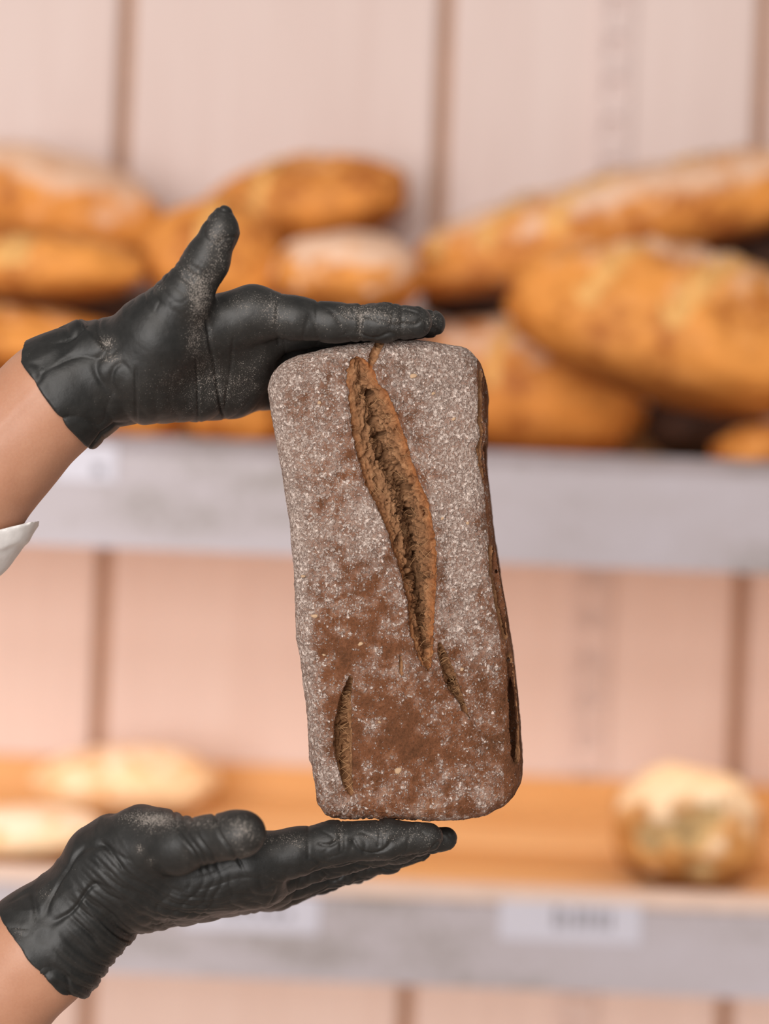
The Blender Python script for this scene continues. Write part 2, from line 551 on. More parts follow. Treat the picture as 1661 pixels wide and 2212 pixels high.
ztU, zaU = shelf(962, 1207, 'upper shelf board, pale grey painted front, loaded with golden loaves', 0.04)
ztL, zaL = shelf(1908, 2126, 'lower shelf with grey front board and orange slats, carrying few pale loaves', 0.045, 0.014)
def deck_z(za, rise, y):
    ya, yb = YF + 0.036, YB - 0.024
    return za + 0.009 + rise * (y - ya) / (yb - ya)

# price cards on the front boards
def price_card(px0, px1, py0, py1, label, blocks, name='price_card'):
    a = W((px0 + px1) / 2, (py0 + py1) / 2, YF)
    wx = (px1 - px0) * YF / FPX / 2; hz = (py1 - py0) * YF / FPX / 2
    root = empty(name, (a[0], YF, a[2] - hz))
    tag(root, label, 'price card', 'price cards on the shelf fronts')
    box('card', (a[0] - wx, YF - 0.0022, a[2] - hz), (a[0] + wx, YF - 0.0004, a[2] + hz), M_card, root, bevel=0.0006)
    for (u0, u1, v0, v1) in blocks:
        box('print', (a[0] - wx + 2 * wx * u0, YF - 0.0026, a[2] - hz + 2 * hz * v0), (a[0] - wx + 2 * wx * u1, YF - 0.0021, a[2] - hz + 2 * hz * v1), M_print, root)
def blur_print(u0, u1, v0, v1, n, seed):
    r = random.Random(seed); out = []
    step = (u1 - u0) / n
    for k in range(n):
        hgt = (v1 - v0) * r.uniform(0.75, 1.0)
        out.append((u0 + k * step, u0 + k * step + step * r.uniform(0.45, 0.7), v0, v0 + hgt))
    return out
price_card(395, 690, 1932, 2012, 'white price card with grey print beneath the lower hand', blur_print(0.30, 0.86, 0.36, 0.66, 5, 1))
price_card(1078, 1385, 1940, 2034, 'white price card with grey print below the round crusty roll', blur_print(0.38, 0.83, 0.30, 0.80, 6, 2))
price_card(120, 252, 962, 1040, 'small white price card on the upper shelf front beside the forearm', [(0.62, 0.80, 0.18, 0.48)])

# ------------------------------------------------------------------ loaves on the shelves
TREES = []
def bread(name, px, py, dist, lw, lh, depth, ang, mat, label, yaw=0.0, seed=0, flour=1.0, slashes=(), taper=0.0, group='loaves piled on the upper shelf', power=2.4, smat=None, cat='bread', bulge=0.0, crater=None, rest=False):
    """lw x lh = length and height in pixels at that distance; slashes: (position along, half width, slant)"""
    c = W(px, py, dist)
    a = lw * dist / FPX / 2; hh = lh * dist / FPX / 2; bb = depth / 2
    nu, nv = 96, 56
    u = np.linspace(0, 2 * np.pi, nu, endpoint=False)
    t = np.linspace(0, np.pi, nv + 2)
    # x along the loaf, poles at the two ends
    tt = np.repeat(t[1:-1], nu); uu = np.tile(u, nv)
    cx = np.cos(tt)
    x = np.sign(cx) * np.abs(cx) ** (2 / power * 1.0)
    rr = np.maximum(1 - np.abs(x) ** power, 0) ** (1 / power)
    yv = rr * np.cos(uu); zv = rr * np.sin(uu)
    zv = np.where(zv < 0, zv * 0.82, zv)
    P = np.stack([x, yv, zv], 1)
    P = np.concatenate([P, [[1, 0, 0], [-1, 0, 0]]])
    P[:, 1:] *= (1 + taper * P[:, :1])
    nrm = P / np.linalg.norm(P, axis=1, keepdims=True)
    lump = fbm(P * 1.3 + seed * 3.7, 3)
    P = P * (1 + 0.09 * lump[:, None]) + nrm * (0.03 * fbm(P * 5 + seed, 2))[:, None]
    P[:, 2] += bulge * np.exp(-(P[:, 0] / 0.5) ** 2)
    smask = np.zeros(len(P))
    bk_shade = np.clip(-(P[:, 2] + 0.25) * 1.8, 0, 1) * 0.9  # darker towards the underside, baked crust and painted shade together
    for (pos, hw, sl) in slashes:
        dist_l = np.abs(P[:, 0] - pos - sl * P[:, 1])
        m = np.clip(1 - dist_l / hw, 0, 1) * (P[:, 2] > 0.05)
        lip = np.exp(-((dist_l - hw * 1.25) / (hw * 0.45)) ** 2) * (P[:, 2] > 0.0)
        P[:, 2] += 0.12 * lip - 0.10 * m
        smask = np.maximum(smask, m)
    if crater:
        for (dx, dy, dz, rad) in crater:
            q = np.linalg.norm(P - np.array([dx, dy, dz]), axis=1)
            m = np.clip(1 - q / rad, 0, 1)
            P -= nrm * (0.30 * m)[:, None]
            smask = np.maximum(smask, m)
    fl_ = flour * (np.clip(P[:, 2], 0, 1) * 0.75 + 0.35 * fbm(P * 2.1 + seed * 1.3, 2) + 0.1)
    V = P * np.array([a, bb, hh])
    R = np.array(Euler((0, -math.radians(ang), math.radians(yaw))).to_matrix())
    V = V @ R.T
    base_z = V[:, 2].min()
    low = c[1] < 3 and py > 1300
    za_, rs_, zt_ = (zaL, 0.045, ztL) if low else (zaU, 0.04, ztU)
    if rest:
        c = c.copy(); c[2] += deck_z(za_, rs_, c[1]) + 0.002 - (c[2] + np.percentile(V[:, 2], 2))
    Vg = V + c
    for _ in range(3):
        for tree, b0, b1 in TREES:
            k = np.nonzero(((Vg > b0 - 0.003) & (Vg < b1 + 0.003)).all(1))[0]
            for i in k:
                loc, nn, fi, ds = tree.find_nearest(Vector(Vg[i]))
                if loc is None: continue
                out = (Vector(Vg[i]) - loc).dot(nn)
                if out < 0.002 and ds < 0.09:
                    Vg[i] = loc + nn * 0.0025
        Vg[:, 1] = np.clip(Vg[:, 1], YF + 0.0365, YB - 0.0255)
        Vg[:, 2] = np.maximum(Vg[:, 2], deck_z(za_, rs_, Vg[:, 1]) + 0.001)
    V = Vg - c
    base_z = V[:, 2].min()
    org = np.array([c[0], c[1], c[2] + base_z])
    V = V - np.array([0, 0, base_z])
    idx = np.arange(nv * nu).reshape(nv, nu)
    q = np.stack([idx[:-1], np.roll(idx[:-1], -1, 1), np.roll(idx[1:], -1, 1), idx[1:]], -1).reshape(-1, 4)
    tri = []
    for i in range(nu):
        tri.append((nv * nu, idx[0, (i + 1) % nu], idx[0, i], idx[0, i]))
    fq = smask[q].mean(1) > 0.22
    def build(nm, faces, mt, parent, close):
        used, inv = np.unique(faces, return_inverse=True)
        me = bpy.data.meshes.new(nm)
        fl_list = inv.reshape(-1, 4).tolist()
        vv = V[used]
        extra = []
        if close:
            m0 = {int(g): i for i, g in enumerate(used)}
            vv = np.concatenate([vv, V[-2:]])
            pa, pb = len(used), len(used) + 1
            for i in range(nu):
                j = (i + 1) % nu
                extra.append((pa, m0[int(idx[0, j])], m0[int(idx[0, i])]))
                extra.append((pb, m0[int(idx[-1, i])], m0[int(idx[-1, j])]))
            used = np.concatenate([used, [len(V) - 2, len(V) - 1]])
        me.from_pydata(vv.tolist(), [], fl_list + extra)
        me.polygons.foreach_set('use_smooth', [True] * len(me.polygons))
        attr(me, 'flour', fl_[used]); attr(me, 'bake_shade', bk_shade[used])
        me.materials.append(mt)
        import bmesh
        bm = bmesh.new(); bm.from_mesh(me); bmesh.ops.recalc_face_normals(bm, faces=bm.faces[:]); bm.to_mesh(me); bm.free()
        o = bpy.data.objects.new(nm, me); COL.objects.link(o)
        o.parent = parent
        return o
    root = empty(name, org)
    tag(root, label, cat, group)
    from mathutils.bvhtree import BVHTree
    Vg = V + org
    full = q.tolist() + [(nv * nu, int(idx[0, i]), int(idx[0, (i + 1) % nu])) for i in range(nu)] + [(nv * nu + 1, int(idx[-1, (i + 1) % nu]), int(idx[-1, i])) for i in range(nu)]
    # outward normals for the tree
    f0 = np.array(q[len(q) // 2 + 7]); nn = np.cross(Vg[f0[1]] - Vg[f0[0]], Vg[f0[2]] - Vg[f0[0]])
    if nn @ (Vg[f0].mean(0) - Vg.mean(0)) < 0: full = [f[::-1] for f in full]
    TREES.append((BVHTree.FromPolygons(Vg.tolist(), full), Vg.min(0), Vg.max(0)))
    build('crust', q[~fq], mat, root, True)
    if fq.any():
        build('slash', q[fq], smat or M_slash, root, False)
    return root

# bottom row first, then what lies on it
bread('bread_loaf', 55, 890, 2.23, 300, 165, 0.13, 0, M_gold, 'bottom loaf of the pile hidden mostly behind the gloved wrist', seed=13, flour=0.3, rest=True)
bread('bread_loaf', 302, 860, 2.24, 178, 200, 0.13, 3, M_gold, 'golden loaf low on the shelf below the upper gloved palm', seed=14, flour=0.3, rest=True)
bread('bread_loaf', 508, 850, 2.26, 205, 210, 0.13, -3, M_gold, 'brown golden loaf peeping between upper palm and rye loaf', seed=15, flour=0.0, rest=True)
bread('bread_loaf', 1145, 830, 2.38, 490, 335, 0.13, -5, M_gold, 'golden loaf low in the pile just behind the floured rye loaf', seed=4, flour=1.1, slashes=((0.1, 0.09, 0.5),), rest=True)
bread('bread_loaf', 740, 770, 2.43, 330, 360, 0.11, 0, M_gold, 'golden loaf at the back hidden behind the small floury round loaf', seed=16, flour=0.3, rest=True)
bread('bread_loaf', 1520, 940, 2.42, 260, 190, 0.12, 0, M_dark, 'dark filler loaf added as the shadow under the big plump loaf', seed=5, flour=0.2, rest=True)  # added to blacken the gap below the big loaf
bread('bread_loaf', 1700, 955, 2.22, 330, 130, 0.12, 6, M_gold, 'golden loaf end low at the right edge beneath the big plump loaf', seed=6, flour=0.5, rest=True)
bread('bread_loaf', 1060, 655, 2.44, 300, 110, 0.09, 0, M_dark, 'dark filler loaf added as shade in the gap under the slanting long loaf', seed=21, flour=0.1)  # added only to darken this gap like deep shade
bread('bread_loaf', 130, 700, 2.435, 560, 170, 0.085, 0, M_dark, 'dark filler loaf added at the back as shade between the golden loaves left of the hand', seed=31, flour=0.2)  # added so the gap looks shaded instead of showing bare wall
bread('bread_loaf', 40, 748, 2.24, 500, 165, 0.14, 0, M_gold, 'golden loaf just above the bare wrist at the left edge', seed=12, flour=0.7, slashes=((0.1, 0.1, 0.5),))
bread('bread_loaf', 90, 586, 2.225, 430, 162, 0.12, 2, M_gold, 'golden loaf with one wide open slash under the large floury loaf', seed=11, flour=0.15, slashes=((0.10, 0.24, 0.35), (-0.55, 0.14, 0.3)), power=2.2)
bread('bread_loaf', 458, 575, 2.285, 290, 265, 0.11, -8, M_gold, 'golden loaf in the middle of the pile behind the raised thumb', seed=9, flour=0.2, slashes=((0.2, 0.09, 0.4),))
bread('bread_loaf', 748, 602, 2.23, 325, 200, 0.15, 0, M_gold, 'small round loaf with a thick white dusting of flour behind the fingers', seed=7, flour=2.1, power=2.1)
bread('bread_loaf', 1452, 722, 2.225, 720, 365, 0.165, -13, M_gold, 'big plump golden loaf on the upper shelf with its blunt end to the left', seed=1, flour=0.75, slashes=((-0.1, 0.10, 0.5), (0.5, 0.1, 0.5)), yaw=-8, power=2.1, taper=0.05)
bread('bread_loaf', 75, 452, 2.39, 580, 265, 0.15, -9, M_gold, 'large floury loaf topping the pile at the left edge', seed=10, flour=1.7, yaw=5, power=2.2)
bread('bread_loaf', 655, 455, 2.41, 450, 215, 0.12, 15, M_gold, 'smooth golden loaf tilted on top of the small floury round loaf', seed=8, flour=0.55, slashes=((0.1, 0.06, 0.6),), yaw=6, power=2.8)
bread('bread_loaf', 1640, 560, 2.45, 560, 200, 0.08, 12, M_dark, 'dark filler loaf added as shade between the long loaf and the big plump loaf', seed=3, flour=0.3)  # added as dark fill for the shaded gap
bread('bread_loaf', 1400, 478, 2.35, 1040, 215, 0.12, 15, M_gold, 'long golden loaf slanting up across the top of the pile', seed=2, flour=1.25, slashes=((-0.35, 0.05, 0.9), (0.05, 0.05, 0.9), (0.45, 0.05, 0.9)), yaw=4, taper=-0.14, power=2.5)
G2 = 'pale loaves on the lower shelf'
bread('bread_loaf', 265, 1690, 2.40, 400, 175, 0.12, 3, M_white, 'pale oval loaf at the back of the lower shelf', seed=17, flour=0.9, group=G2, power=2.1, rest=True)
bread('bread_loaf', 40, 1845, 2.22, 360, 128, 0.12, 5, M_white, 'pale floury loaf at the shelf front behind the lower wrist', seed=18, flour=1.3, group=G2, rest=True)
bread('bread_roll', 1487, 1780, 2.23, 315, 290, 0.15, 0, M_roll, 'round crusty roll with a torn brown side alone on the lower shelf', seed=19, flour=0.9, group=G2, power=2.3, smat=M_slash_pale, cat='bread', rest=True,
      crater=((-0.10, -0.95, 0.15, 0.42), (0.15, -0.85, 0.35, 0.3), (-0.6, -0.75, 0.0, 0.35), (0.1, -0.9, -0.5, 0.3)))

# ------------------------------------------------------------------ the rye loaf in the hands
def interp_rows(rows, d=0.0):
    ys = np.array([(CY - r[0]) * (1200 + d) / FPX for r in rows])
    vals = np.array([[(v - CX) * (1200 + d) / FPX for v in r[1:]] for r in rows])
    o = np.argsort(ys)
    return ys[o], vals[o]
# py, left px, right px of the outline
LO = [(700, 585, 1052), (790, 582, 1052), (840, 579, 1057), (900, 588, 1057), (1000, 605, 1055), (1130, 625, 1068), (1250, 637, 1086), (1380, 641, 1108),
      (1450, 654, 1117), (1560, 665, 1128), (1640, 670, 1132), (1652, 676, 1132), (1730, 686, 1130), (1800, 690, 1126)]
TO = [(560, 800), (600, 782), (640, 763), (720, 745), (780, 736), (830, 731), (920, 732), (1000, 744), (1040, 765), (1080, 800)]
BO = [(640, 1768), (700, 1775), (900, 1776), (985, 1778), (1050, 1768), (1110, 1738), (1150, 1710)]
ly, lv = interp_rows(LO, 15)
tx = np.array([(a - CX) * 0.25 for a, b in TO]); ty = np.array([(CY - b) * 0.25 for a, b in TO])
bx_ = np.array([(a - CX) * 0.25 for a, b in BO]); by_ = np.array([(CY - b) * 0.25 for a, b in BO])
# main split: py, left edge, channel, right edge, depth mm
GA = [(766, 764, 768, 772, 0.0), (776, 756, 775, 790, 5), (800, 746, 778, 808, 6.5), (830, 747, 782, 822, 6), (845, 749, 792, 838, 10), (880, 752, 806, 854, 12), (945, 761, 820, 878, 17.5),
      (1000, 775, 840, 894, 18), (1045, 786, 868, 910, 19), (1090, 811, 880, 929, 20), (1150, 836, 886, 940, 22), (1200, 852, 893, 945, 22), (1240, 866, 898, 944, 21),
      (1300, 879, 905, 941, 18), (1360, 884, 910, 938, 14), (1400, 895, 915, 936, 10), (1435, 910, 921, 931, 5), (1455, 922, 925, 928, 0.0)]
gy, gv = interp_rows([r[:4] for r in GA])
gd = np.interp(gy, [(CY - r[0]) * 0.25 for r in GA][::-1], [r[4] for r in GA][::-1])
# narrow splits: lists of (px, py, half width px, depth mm)
GB = [[(950, 1393, 5, 3), (958, 1420, 10, 8), (972, 1460, 12, 10), (985, 1495, 11, 9), (1000, 1528, 8, 5), (1014, 1552, 3, 1.5)],
      [(757, 1464, 4, 3), (746, 1510, 12, 8), (741, 1560, 17, 10), (740, 1610, 19, 10), (744, 1650, 16, 9), (750, 1690, 11, 7), (758, 1716, 4, 3)],
      [(866, 1418, 3, 1.2), (866, 1440, 5, 2), (867, 1458, 3, 1)],
      [(826, 728, 9, 3), (816, 750, 10, 3), (806, 772, 9, 3.5), (800, 790, 6, 3)]]
CRACK = [[(C(1048, 805, 8), 2.8), (C(1050, 850, 8), 4.4), (C(1048, 905, 8), 4.0), (C(1046, 935, 7), 2.2)],
         [(C(1046, 950, 6), 2.6), (C(1046, 968, 6), 3.4), (C(1046, 1005, 7), 2.4), (C(1050, 1040, 8), 1.3)],
         [(C(1062, 1185, 7), 2.2), (C(1069, 1235, 7), 3.2), (C(1080, 1300, 7), 2.8), (C(1090, 1370, 7), 2.4)],
         [(C(1098, 1420, 8), 2.4), (C(1103, 1500, 8), 4.0), (C(1105, 1570, 8), 4.6), (C(1104, 1630, 8), 4.0), (C(1103, 1665, 8), 2.2)]]
ZLEN = 96.0
def poly_gash(x, y):
    """depth and mask of the narrow splits"""
    dep = np.zeros_like(x); mask = np.zeros_like(x)
    for g in GB:
        gx = [(r[0] - CX) * .25 for r in g]; gyy = [(CY - r[1]) * .25 for r in g]
        k = np.nonzero((x > min(gx) - 8) & (x < max(gx) + 8) & (y > min(gyy) - 8) & (y < max(gyy) + 8))[0]
        if not len(k): continue
        xs, ys = x[k], y[k]
        best = np.full_like(xs, 9.0); bd = np.zeros_like(xs)
        for (x0, y0, w0, d0), (x1, y1, w1, d1) in zip(g[:-1], g[1:]):
            a = np.array([(x0 - CX) * .25, (CY - y0) * .25]); b = np.array([(x1 - CX) * .25, (CY - y1) * .25])
            ba = b - a
            h = np.clip(((xs - a[0]) * ba[0] + (ys - a[1]) * ba[1]) / (ba @ ba), 0, 1)
            r = np.hypot(xs - a[0] - h * ba[0], ys - a[1] - h * ba[1]) / ((w0 + (w1 - w0) * h) * .25)
            m = r < best
            best = np.where(m, r, best); bd = np.where(m, d0 + (d1 - d0) * h, bd)
        dep[k] = np.maximum(dep[k], np.clip(1 - best ** 2, 0, 1) ** 0.7 * bd)
        mask[k] = np.maximum(mask[k], np.clip(1.15 - best, 0, 1) * 6)
    return dep, np.clip(mask, 0, 1)
WOBY = np.linspace(-180, 100, 1400)
WOB = 0.9 * pnoise(np.stack([WOBY * 0, WOBY * 0.22, WOBY * 0], 1)) + 0.6 * pnoise(np.stack([WOBY * 0 + 3, WOBY * 0.6, WOBY * 0], 1))
def main_gash(x, y):
    gl = np.interp(y, gy, gv[:, 0]); gc = np.interp(y, gy, gv[:, 1]); gr = np.interp(y, gy, gv[:, 2])
    D = np.interp(y, gy, gd)
    wob = np.interp(y, WOBY, WOB)
    gl = gl + wob; gr = gr + 0.7 * np.roll(wob, 0)
    a = np.clip((x - gl) / np.maximum(gc - gl, 0.3), 0, 1)
    b = np.clip((gr - x) / np.maximum(gr - gc, 0.3), 0, 1)
    inside = (x > gl) & (x < gr) & (D > 0.2)
    pa = 0.14 * sstep(0, 0.10, a) + 0.34 * a + 0.52 * sstep(0.62, 1.0, a)
    pb = 0.20 * sstep(0, 0.12, b) + 0.28 * b + 0.52 * sstep(0.5, 1.0, b)
    dep = np.where(inside, D * np.minimum(pa, pb), 0)
    return dep, inside, gl, gr
def loaf_front(x, y, xc, hw):
    s = (x - xc) / hw
    return 3.5 * s * s + 1.5 * np.sin(y * 0.021 + 1.0)
def loaf_sdf(p, carve=True):
    x, y, z = p[:, 0], p[:, 1], p[:, 2]
    L = np.interp(y, ly, lv[:, 0]); R = np.interp(y, ly, lv[:, 1])
    xc = (L + R) / 2; hw = (R - L) / 2
    sh = 0.07 * (np.clip(z, 0, 60) - 25)
    dx = np.abs(x - xc - sh) - hw + 0.6 + 0.02 * np.maximum(z - 30, 0)
    top = np.interp(x, tx, ty) - 0.10 * np.maximum(z - 20, 0); bot = np.interp(x, bx_, by_) + 0.03 * np.maximum(z - 20, 0)
    dy = np.maximum(y - top, bot - y)
    zf = loaf_front(x, y, xc, hw)
    # the crust steps down below the fold that runs on from the main split
    if carve:
        k = np.nonzero(z < 36)[0]
        xk, yk = x[k], y[k]
        g1, ins, gl, gr = main_gash(xk, yk)
        g2, _ = poly_gash(xk, yk)
        lipn = np.interp(yk, gy, gd) / 18
        lip = 1.3 * np.exp(-((xk - gr - 2.0) / 2.2) ** 2) * (xk > gr) * lipn + 0.8 * np.exp(-((xk - gl + 2.0) / 2.5) ** 2) * (xk < gl) * lipn
        zf[k] += np.maximum(g1, g2) - lip
    dz = np.maximum(zf - z, z - ZLEN)
    r = 11.0
    q = np.stack([dx, dy, dz], 1) + r
    d = np.linalg.norm(np.maximum(q, 0), axis=1) + np.minimum(q.max(1), 0) - r
    if carve:
        k = np.nonzero((x > 40) & (z < 36))[0]
        if len(k):
            pk, dk = p[k], d[k]
            for ck in CRACK:
                dk = smax(dk, -chain(pk, ck, 2.0), 1.2)
                for kz in (4.0, 8.0, 12.0, 16.0):
                    dk = np.maximum(dk, -chain(pk - np.array([0.12 * kz, 0, kz], np.float32), [(a_, 0.55 * r_) for a_, r_ in ck], 1.0))
            d[k] = dk
    return d

V, Q = surface(loaf_sdf, C(560, 1800, -6) + np.array([0, 0, -4]), C(1160, 715, 0) + np.array([6, 6, ZLEN + 6]), 0.68, lip=2.0)
nrm = normals(lambda p: loaf_sdf(p, True), V, 0.5)
x, y, z = V[:, 0].copy(), V[:, 1].copy(), V[:, 2].copy()
g1, ins, gl, gr = main_gash(x, y)
g2, pm = poly_gash(x, y)
front = z < 45
tear = np.zeros(len(V))
for ck in CRACK:
    tear = np.maximum(tear, np.clip(1.0 - (chain(V, ck, 2.0) - 0.2) / 0.6, 0, 1))
crumb = np.where(front, np.maximum(np.where(ins & (g1 > 0.9), 1.0, 0.0), np.where(g2 > 0.5, pm, 0)), 0)
crumb = np.maximum(crumb, tear)
P = V
# crumb relief: pores, fibres and torn ledges; crust relief: fine lumps
web = np.minimum(np.abs(pnoise(P * np.array([0.34, 0.26, 0.3]) + 5)), np.abs(pnoise(P * np.array([0.5, 0.36, 0.45]) + 31)))
pore = sstep(0.05, 0.32, web)
gdepth = np.clip(np.maximum(g1 / 10, g2 / 9.5), 0.15, 1)
hole = 1.3 * sstep(0.10, 0.34, pnoise(P * np.array([0.19, 0.15, 0.18]) + 50)) + 0.7 * sstep(0.2, 0.45, pnoise(P * np.array([0.5, 0.42, 0.5]) + 70))
d_crumb = -2.4 * pore * gdepth - 3.2 * hole * gdepth + 1.0 * fbm(P * 0.22, 3) * gdepth + 0.45 * fbm(P * 0.8, 2)
d_crust = 0.55 * fbm(P * 0.045 + 2, 2) + 0.28 * fbm(P * 0.22 + 9, 2) + 0.20 * fbm(P * 0.75, 2)
px_, py_ = to_px(V)
# stretch folds near the foot of the loaf
fold = sstep(1640, 1720, py_) * (px_ < 930) * front
d_crust += fold * 0.85 * (ridge(np.stack([x * 0.33 + 0.05 * y, y * 0.05, z * 0.1], 1)) - 0.6)
# the fold running down-right from the end of the main split
fx = np.interp(py_, [1440, 1480, 1540, 1590, 1640], [922, 955, 1012, 1035, 1050])
m = front * sstep(1435, 1465, py_) * (1 - sstep(1580, 1640, py_))
d_crust += m * (1.1 * np.exp(-((px_ - fx + 6) / 9) ** 2) - 0.9 * sstep(0, 10, px_ - fx) * np.exp(-np.maximum(px_ - fx, 0) / 45))
V = V + nrm * (np.where(crumb > 0.5, d_crumb, d_crust))[:, None].astype(np.float32)
# flour map of the crust: heavy on the left edge, along the split and near the top
def blobs(px, py, L):
    f = np.zeros(len(px))
    for (bx, by, rx, ry, a) in L:
        f += a * np.exp(-((px - bx) / rx) ** 2 - ((py - by) / ry) ** 2)
    return f
edgeL = np.interp(y, ly, lv[:, 0]) * 4 + CX
flour = (0.44 + 0.14 * sstep(1350, 900, py_) - 0.03 * sstep(1350, 1600, py_) + 0.55 * np.exp(-((px_ - edgeL - 14) / 22) ** 2) * sstep(1740, 1600, py_) + 0.30 * np.exp(-((py_ - 755) / 30) ** 2)
         + blobs(px_, py_, [(1000, 1100, 55, 220, 0.42), (960, 860, 70, 90, 0.28), (800, 1130, 50, 80, 0.45), (680, 960, 50, 60, 0.22), (640, 820, 40, 40, 0.25), (660, 1180, 40, 110, 0.3),
                            (900, 800, 120, 60, 0.12), (990, 1330, 40, 90, 0.22), (860, 1620, 170, 130, -0.22), (720, 1420, 50, 90, -0.22), (800, 1350, 60, 120, -0.14), (740, 1010, 40, 70, -0.2),
                            (720, 1690, 26, 60, 0.42), (1000, 1690, 110, 40, 0.10), (930, 990, 40, 60, -0.05)]))
flour *= np.where(nrm[:, 2] > -0.12, 0.5, 1.0)
flour = flour + 0.22 * fbm(P * 0.09, 3)
flour *= np.where(px_ > np.interp(py_, [760, 950, 1100, 1250, 1400, 1550, 1640], [1030, 1036, 1050, 1062, 1083, 1093, 1088]), 0.25, 1.0)
toast = np.where(ins & front, np.clip(np.maximum(np.exp(-np.abs(gr - x) / 3.5), 0.65 * np.exp(-np.abs(x - gl) / 3.0)) + 0.12, 0, 1), 0.25)
Vw = cam_to_world(V)
org = Vw[np.argmin(Vw[:, 2])]
loaf = empty('rye_bread', org)
tag(loaf, 'tall brown floured rye loaf standing on end between two black gloved hands', 'bread')
Qf = flip_fix(V, Q)
cf = crumb[Qf].mean(1) > 0.5
def sub_mesh(nm, faces, mt, parent, Vw, attrs):
    used, inv = np.unique(faces, return_inverse=True)
    me = mesh_np(nm, Vw[used], inv.reshape(-1, faces.shape[1]), mt)
    for k, v_ in attrs.items(): attr(me, k, v_[used])
    o = bpy.data.objects.new(nm, me); COL.objects.link(o)
    me.transform(Matrix.Translation(-Vector(parent.location)))
    o.parent = parent
    return o
sub_mesh('crust', Qf[~cf], M_crust, loaf, Vw, {'flour': flour})
o = sub_mesh('crumb', Qf[cf], M_crumb, loaf, Vw, {'toast': toast})
o['label'] = 'torn open ochre crumb in the splits of the crust'

# thin strands of crumb spanning the splits (one part, uncountable)
def front_z(px, py):
    xx = np.array([(px - CX) * .25]); yy = np.array([(CY - py) * .25])
    L = np.interp(yy, ly, lv[:, 0]); R = np.interp(yy, ly, lv[:, 1])
    a, *_ = main_gash(xx, yy); b, _ = poly_gash(xx, yy)
    return float(loaf_front(xx, yy, (L + R) / 2, (R - L) / 2)[0] + max(a[0], b[0]))
SV, SF = [], []
def strand(pts, r):
    b0 = len(SV)
    pts = np.array(pts)
    for i, p in enumerate(pts):
        t = pts[min(i + 1, len(pts) - 1)] - pts[max(i - 1, 0)]
        t = t / (np.linalg.norm(t) + 1e-9)
        u_ = np.cross(t, [0.1, 0.3, 1.0]); u_ /= np.linalg.norm(u_); v_ = np.cross(t, u_)
        rr = r * (0.55 + 0.45 * abs(math.sin(i * 1.7 + b0)))
        for k in range(4):
            an = k * math.pi / 2
            SV.append(p + rr * (u_ * math.cos(an) + v_ * math.sin(an)))
    for i in range(len(pts) - 1):
        for k in range(4):
            SF.append((b0 + i * 4 + k, b0 + i * 4 + (k + 1) % 4, b0 + (i + 1) * 4 + (k + 1) % 4, b0 + (i + 1) * 4 + k))
R_ = random.Random(5)
for n in range(190):
    if n < 120:
        py = R_.uniform(800, 1440)
        row = [np.interp(py, [r[0] for r in GA], [r[j] for r in GA]) for j in (1, 2, 3)]
        pc = R_.uniform(row[0] + 5, row[2] - 4)
        wd = R_.uniform(4, 12)
        sl = R_.uniform(-1.1, 1.1)
    elif n < 160:
        py = R_.uniform(1490, 1705); pc = np.interp(py, [r[1] for r in GB[1]], [r[0] for r in GB[1]]); wd = R_.uniform(7, 13); sl = R_.uniform(-1, 1)
    else:
        py = R_.uniform(1405, 1540); pc = np.interp(py, [r[1] for r in GB[0]], [r[0] for r in GB[0]]); wd = R_.uniform(4, 9); sl = R_.uniform(-0.8, 0.8)
    pts = []
    cv = R_.uniform(-6, 6)
    for k in range(6):
        s = k / 5 * 2 - 1
        qx, qy = pc + wd * s, py + wd * sl * s + cv * (1 - s * s)
        zz = front_z(qx, qy) - 0.9 * (1 - s * s) + 0.6
        zz = min(zz, front_z(pc - wd, py - wd * sl) * (1 - s) / 2 + front_z(pc + wd, py + wd * sl) * (1 + s) / 2 + 0.3)
        pts.append(np.array([(qx - CX) * .25, (CY - qy) * .25, zz]))
    strand(pts, R_.uniform(0.07, 0.19))
me = mesh_np('crumb_strands', cam_to_world(np.array(SV)), np.array(SF)[:, ::-1], M_strand)
me.transform(Matrix.Translation(-Vector(loaf.location)))
o = bpy.data.objects.new('crumb_strands', me); COL.objects.link(o); o.parent = loaf
o['kind'] = 'stuff'
# oat flakes on the crust
for (fx_, fy_, fr) in [(680, 1331, 7), (779, 1391, 6), (893, 812, 8), (936, 850, 5), (860, 1665, 9), (998, 1446, 5), (700, 1415, 4), (745, 905, 5), (980, 905, 5), (1010, 1130, 5), (655, 1245, 5), (820, 1560, 4), (955, 1120, 5), (690, 870, 5)]:
    c = C(fx_, fy_, front_z(fx_, fy_) - 0.35)
    n = 9; vv = []
    for ring, (rr, zz) in enumerate(((1.0, 0.5), (0.75, -0.15), (0.0, -0.4))):
        for k in range(n if rr else 1):
            an = k / n * 2 * math.pi
            wob = 1 + 0.18 * math.sin(an * 2 + fx_) + 0.1 * math.sin(an * 3 + fy_)
            vv.append(c + np.array([math.cos(an) * rr * fr * .25 * wob, math.sin(an) * rr * fr * .19 * wob, zz]))
    F = [(k, (k + 1) % n, n + (k + 1) % n, n + k) for k in range(n)] + [(n + k, n + (k + 1) % n, 2 * n) for k in range(n)]
    me = bpy.data.meshes.new('oat_flake')
    me.from_pydata((cam_to_world(np.array(vv)) - np.array(loaf.location)).tolist(), [], [f[::-1] for f in F]); me.update()
    me.materials.append(M_oat)
    o = bpy.data.objects.new('oat_flake', me); COL.objects.link(o); o.parent = loaf

# ------------------------------------------------------------------ arms and gloves
ZAX = (0, 0, 1)
def half(p, a, b):
    """signed distance to the plane through a with normal a->b (positive beyond)"""
    a = np.asarray(a, np.float32); n = np.asarray(b, np.float32) - a
    n = n / np.linalg.norm(n)
    return (p - a) @ n

